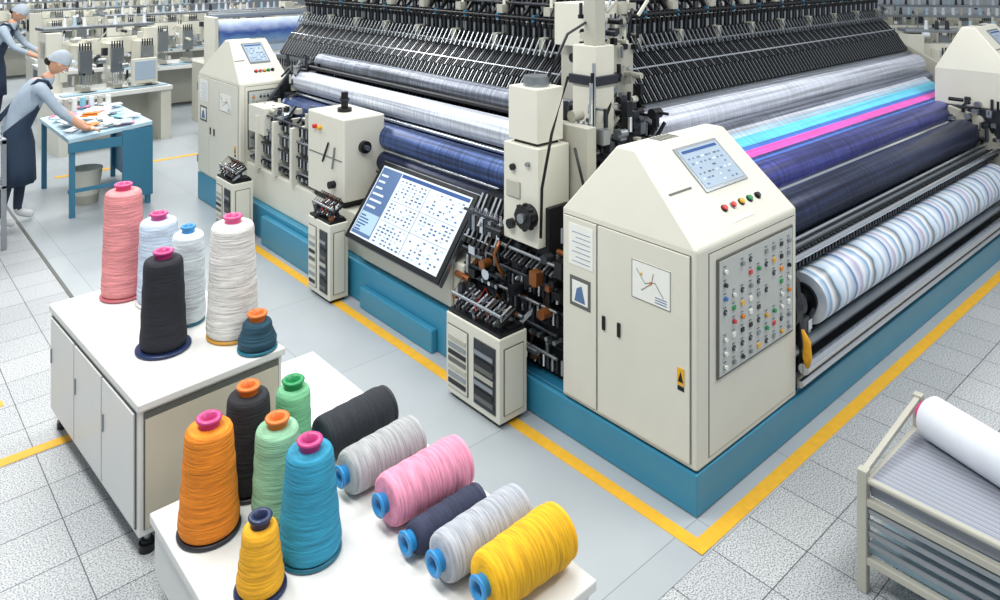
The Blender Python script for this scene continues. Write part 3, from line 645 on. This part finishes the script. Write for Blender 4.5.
def embroidery(x,y,rot,Lm,seed):
    e=empty('embroidery_machine',(x,y,0),(0,0,rot)); R=random.Random(seed); b=MB()
    b.box(0,Lm,0,.9,.72,.78,WHITE); b.box(.02,Lm-.02,.5,.85,.05,.72,CREAM2); b.box(0,.15,.05,.85,0,.72,CREAM); b.box(Lm-.15,Lm,.05,.85,0,.72,CREAM)
    b.box(0,Lm,.55,.75,1.25,1.48,CREAM); b.box(0,.2,.5,.85,.78,1.6,CREAM); b.box(Lm-.2,Lm,.5,.85,.78,1.6,CREAM)
    b.box(0,Lm,.6,.95,1.62,1.66,STEEL)
    b.box(Lm-.55,Lm-.2,.05,.12,.85,1.2,CREAM); b.box(Lm-.52,Lm-.23,.04,.05,.9,1.17,GLASS)
    b.build('body',e,bevel=.01)
    b=MB(); n=int(Lm/.42)
    for i in range(n):
        l=.3+i*.42
        b.box(l,l+.2,.28,.56,1.12,1.42,CREAM); b.box(l+.02,l+.18,.22,.28,1.02,1.36,STEEL)
        for k in range(5): b.cyl((l+.03+.035*k,.24,.86),(l+.03+.035*k,.24,1.05),.006,CHROME,seg=6); b.cyl((l+.03+.035*k,.25,1.36),(l+.03+.035*k,.25,1.46),.01,DSTEEL,seg=6)
        b.box(l+.05,l+.15,.2,.5,.78,.86,CREAM2)
        b.lathe((l+.1,.24,.785),(0,0,1),[(0,.15),(.015,.15)],R.choice([WSHEET,LBL,WHITE,CREAM2]),20)
        for k in range(3):
            b.cyl((l+.0+.13*k,.72,1.66),(l+.0+.13*k,.72,1.78),.03,R.choice([WSHEET,WHITE,CREAM2,DSTEEL,LBL]),.02,seg=8)
    b.box(.05,Lm-.05,.05,.2,.785,.80,LBL)
    clutter(b,.1,Lm-.1,.1,.9,.8,1.6,int(Lm*34),seed+5,[DSTEEL,STEEL,STEEL,CREAM,WHITE,WSHEET,CREAM2,CREAM],1.3)
    b.build('heads_and_thread_stand',e)
embroidery(-.75,9.2,.12,1.5,61)
embroidery(.5,11.4,0,3.2,62)
embroidery(-.2,13.9,.0,4.2,63)
embroidery(-1.6,17,.05,4.5,64)
embroidery(-1.0,20.5,0,6,65)
embroidery(-1.5,24.5,0,8,71)
embroidery(7.4,1.6,-.9,2.2,67)
embroidery(9.6,3.6,-.9,4.0,68)
embroidery(6.5,6.5,-.3,4.0,69)
embroidery(5.2,14.5,0,5,70)
embroidery(12.5,5,-.9,5,73)
fm=empty('fabric_inspection_machine'); b=MB()
b.box(.99,1.05,8.45,8.85,0,1.8,CREAM); b.box(3.0,3.06,8.45,8.85,0,1.8,CREAM); b.box(1.05,3.0,8.7,9.5,.2,1.1,CREAM2)
b.build('frame',fm,bevel=.01); b=MB()
b.lathe((1.06,8.65,1.55),(1,0,0),[(0,.2),(1.93,.2)],ramp_mat('blue_cloth_roll',[(0,'#cfd8e2'),(.4,'#6e93c0'),(.6,'#35549c'),(1,'#b8c6d8')],2,2.2,rough=.4,noise=.3),40)
b.cyl((1.06,8.5,1.15),(3.0,8.5,1.15),.1,WSHEET,seg=24); b.cyl((1.06,8.9,1.8),(3.0,8.9,1.8),.05,STEEL,seg=16)
b.build('rolls',fm)

# ---------------------------------------------------------------- people
SKIN=paint('skin','#cf9d80',.5,var=.04); SHIRT=paint('pale_blue_shirt','#a3b2c1',.8,var=.14,scale=14); APRON=paint('navy_apron','#22354b',.8,var=.15,scale=10)
CAP=paint('grey_cap','#a9b4bf',.8,var=.10,scale=20); TROU=paint('dark_trousers','#263244',.8,var=.1); SHOE=paint('white_shoe','#c9cccd',.6); HAIR=paint('dark_hair','#1d1713',.7); EYE=paint('eye_dark','#18120f',.3); LIP=paint('lip','#a0625a',.5)
def person(loc,rotz,lean=.12,reach=.5,handz=.93,sc=1.0,stride=.06):
    e=empty('factory_worker',loc,(0,0,rotz)); e.scale=(sc,sc,sc)
    J={}
    dz=-max(0,lean-.17)*.5
    J['pel']=(0,0,.95,.125,.145); J['sp']=(lean*.3,0,1.10,.11,.135); J['ch']=(lean*.8,0,1.30+dz*.5,.115,.155); J['nk0']=(lean*1.2,0,1.43+dz,.07,.085); J['nk']=(lean*1.5,0,1.50+dz,.048,.05)
    for s,n in ((1,'L'),(-1,'R')):
        st=stride*s
        J['hip'+n]=(0,.09*s,.87,.095,.095); J['kn'+n]=(.03+st,.10*s,.49,.062,.062); J['an'+n]=(-.03+st*1.4,.10*s,.10,.042,.045); J['to'+n]=(.12+st*1.4,.115*s,.045,.04,.045)
        J['sh'+n]=(lean*1.0,.18*s,1.375+dz*.8,.062,.062); J['el'+n]=(lean+.15,.24*s,1.12+dz*.5,.045,.045)
        J['wr'+n]=(lean+reach*.75,.16*s,handz+.06,.028,.033); J['pa'+n]=(lean+reach*.75+.07,.15*s,handz+.035,.016,.04)
    E=[('pel','sp'),('sp','ch'),('ch','nk0'),('nk0','nk')]
    for n in 'LR': E+=[('pel','hip'+n),('hip'+n,'kn'+n),('kn'+n,'an'+n),('an'+n,'to'+n),('ch','sh'+n),('sh'+n,'el'+n),('el'+n,'wr'+n),('wr'+n,'pa'+n)]
    keys=list(J); me=bpy.data.meshes.new('body'); me.from_pydata([J[k][:3] for k in keys],[(keys.index(a),keys.index(c)) for a,c in E],[])
    o=bpy.data.objects.new('body_tmp',me); bpy.context.scene.collection.objects.link(o)
    sk=o.modifiers.new('s','SKIN'); sk.use_smooth_shade=True
    for i,k in enumerate(keys):
        sv=me.skin_vertices[0].data[i]; sv.radius=(J[k][3],J[k][4]); sv.use_root=(i==0)
    sb=o.modifiers.new('u','SUBSURF'); sb.levels=2; sb.render_levels=2
    dg=bpy.context.evaluated_depsgraph_get(); ev=o.evaluated_get(dg); m2=bpy.data.meshes.new_from_object(ev); m2.name='body'
    bpy.data.objects.remove(o)
    m2.materials.clear()
    for m in (SHIRT,TROU,SHOE,SKIN): m2.materials.append(m)
    wl=[Vector(J['wr'+n][:3]) for n in 'LR']
    for p in m2.polygons:
        c=p.center; i=0
        if c.z<.13: i=2
        elif c.z<.93 and c.x<lean+reach*.5 and abs(c.y)<.3: i=1
        if c.x>wl[0].x-.10 and c.z>.8: i=3
        if c.z>1.46+dz and abs(c.y)<.07: i=3
        p.material_index=i; p.use_smooth=True
    bo=bpy.data.objects.new('body',m2); bpy.context.scene.collection.objects.link(bo); bo.parent=e
    h=MB()
    for s,n in ((1,'L'),(-1,'R')):
        px,py,pz=J['pa'+n][:3]
        for k,(off,ln) in enumerate(((-.030,.062),(-.010,.074),(.010,.078),(.030,.070))):
            y=py+off*s
            h.tube([(px-.01,y,pz),(px+.025,y,pz+.004),(px+.025+ln*.5,y,pz-.010),(px+.02+ln*.85,y,pz-.034)],[.010,.0095,.0085,.0065],SKIN,7)
        h.tube([(px-.03,py-.028*s,pz-.002),(px-.005,py-.055*s,pz-.008),(px+.02,py-.062*s,pz-.022)],[.012,.010,.008],SKIN,7)
    h.build('fingers',e)
    hd=MB(); vs=[];fs=[];nu,nv=20,16
    for j in range(nv+1):
        t=math.pi*j/nv
        for i in range(nu):
            a=2*math.pi*i/nu; x=math.sin(t)*math.cos(a);y=math.sin(t)*math.sin(a);zz=math.cos(t)
            X=x*.098;Yv=y*.076;Z=zz*.12
            if Z<-.02: X=X*(1-.25*(-Z-.02)/.1)+.012*(-Z-.02)/.1; Yv*=1-.35*(-Z-.02)/.1
            vs.append((X,Yv,Z))
    for j in range(nv):
        for i in range(nu): fs.append((j*nu+i,j*nu+(i+1)%nu,(j+1)*nu+(i+1)%nu,(j+1)*nu+i))
    hd.add(vs,fs,SKIN,True)
    hd.tube([(.092,0,.018),(.106,0,-.010),(.116,0,-.030),(.098,0,-.038)],[.007,.010,.014,.008],SKIN,8)
    for s in (1,-1):
        hd.lathe((.084,.030*s,.004),(1,.2*s,0),[(0,.010),(.006,.009),(.009,.004)],WHITE,10); hd.lathe((.091,.031*s,.004),(1,.2*s,0),[(0,.005),(.003,.004)],EYE,8)
        hd.tube([(.090,.015*s,.026),(.090,.030*s,.030),(.080,.046*s,.024)],.004,HAIR,5)
        hd.lathe((.0,.070*s,-.005),(0,s,.1),[(0,.020),(.008,.026),(.014,.022)],SKIN,12)
    hd.tube([(.086,-.022,-.062),(.094,0,-.060),(.086,.022,-.062)],[.004,.006,.004],LIP,6)
    vs=[];fs=[];nv2=8
    for j in range(nv2+1):
        t=math.pi*.53*j/nv2
        for i in range(nu):
            a=2*math.pi*i/nu; vs.append((math.sin(t)*math.cos(a)*.107-.006,math.sin(t)*math.sin(a)*.087,math.cos(t)*.125+.012+(.02 if math.cos(a)>0 else -.03)*(j/nv2)**2*abs(math.cos(a))))
    for j in range(nv2):
        for i in range(nu): fs.append((j*nu+i,j*nu+(i+1)%nu,(j+1)*nu+(i+1)%nu,(j+1)*nu+i))
    hd.add(vs,fs,CAP,True)
    hd.lathe((-.08,0,-.03),(-.4,0,-1),[(0,.045),(.03,.04),(.045,.01)],HAIR,12)
    hd.build('head',e,0,(lean*1.5+.045,0,1.60+dz),(0,.65,0))
    ap=MB(); rows=[(.42,.19,.205,1.35),(.6,.185,.20,1.4),(.8,.178,.195,1.5),(.95,.162,.185,1.5),(1.06,.15,.172,1.15),(1.14,.145,.165,.7),(1.24,.142,.15,.6),(1.35+dz*.7,.13,.12,.55)]
    seg=18; vs=[];fs=[]
    for zz,rx,ry,am in rows:
        cx=0.01 if zz<.95 else lean*.85*(zz-.95)/.38
        for i in range(seg+1):
            a=-am*1.35+2.7*am*i/seg
            w=.008*math.sin(i*2.3)*(1 if zz<.9 else 0); vs.append((cx+math.cos(a)*(rx+w),math.sin(a)*(ry+w),zz))
    for j in range(len(rows)-1):
        for i in range(seg): fs.append((j*(seg+1)+i,j*(seg+1)+i+1,(j+1)*(seg+1)+i+1,(j+1)*(seg+1)+i))
    ap.add(vs,fs,APRON,True)
    ao=ap.build('apron',e); so=ao.modifiers.new('sol','SOLIDIFY'); so.thickness=.006
    st=MB()
    for s in (1,-1): st.tube([(lean*.9+.12,.07*s,1.34+dz*.7),(lean+.06,.09*s,1.43+dz),(lean-.02,.09*s,1.455+dz),(lean*.9-.09,.07*s,1.36+dz*.7),(lean*.5-.11,.0,1.20),(-.10,-.08*s,1.05)],.016,APRON,6)
    st.build('apron_straps',e)
    return e
person((-1.68,6.68,.0),-.10,lean=.24,reach=.48,handz=.85,sc=1.0)
person((-1.12,12.2,.0),-.45,lean=.22,reach=.55,handz=.9,sc=1.12)
b=MB(); b.box(-.45,.35,11.5,12.8,.78,.84,WHITE)
for x in (-.4,.3):
    for y in (11.55,12.75): b.box(x-.03,x+.03,y-.03,y+.03,0,.78,STEEL)
for k in range(14): b.box(-.35+.03*(k%3),.1+.04*(k%4),11.55+.08*k,11.62+.08*k,.84,.87+.02*(k%3),[WSHEET,LBL,WHITE,CREAM2][k%4])
b.build('cutting_table',None,.004)

# ---------------------------------------------------------------- lights, world, camera
w=bpy.data.worlds.new('world'); bpy.context.scene.world=w; w.use_nodes=True
bg=w.node_tree.nodes['Background']; bg.inputs[0].default_value=(.90,.95,1,1); bg.inputs[1].default_value=.52
def area(name,loc,size,en,rot=(0,0,0),col=(1,.99,.965)):
    l=bpy.data.lights.new(name,'AREA'); l.shape='RECTANGLE'; l.size=size[0]; l.size_y=size[1]; l.energy=en; l.color=col
    o=bpy.data.objects.new(name,l); bpy.context.scene.collection.objects.link(o); o.location=loc;o.rotation_euler=rot
area('ceiling_lamp',(-2.8,1.5,5.2),(1.0,5),300)
area('ceiling_lamp',(2.5,-1.8,5.2),(6,1.0),240)
area('ceiling_lamp',(2.0,3.5,5.8),(6,1.2),230)
area('ceiling_lamp',(-1,9,5.8),(6,1.5),430)
area('ceiling_lamp',(2,16,5.8),(8,1.5),600)
cam=bpy.data.cameras.new('camera'); co=bpy.data.objects.new('camera',cam); bpy.context.scene.collection.objects.link(co)
co.location=(-3.0165,-2.015,2.6); co.rotation_euler=(math.radians(90),0,-math.atan2(.6646,.7473))
cam.sensor_width=36; cam.lens=27.2; cam.shift_y=-.34; cam.clip_end=200
bpy.context.scene.camera=co
bpy.context.scene.view_settings.view_transform='Standard'
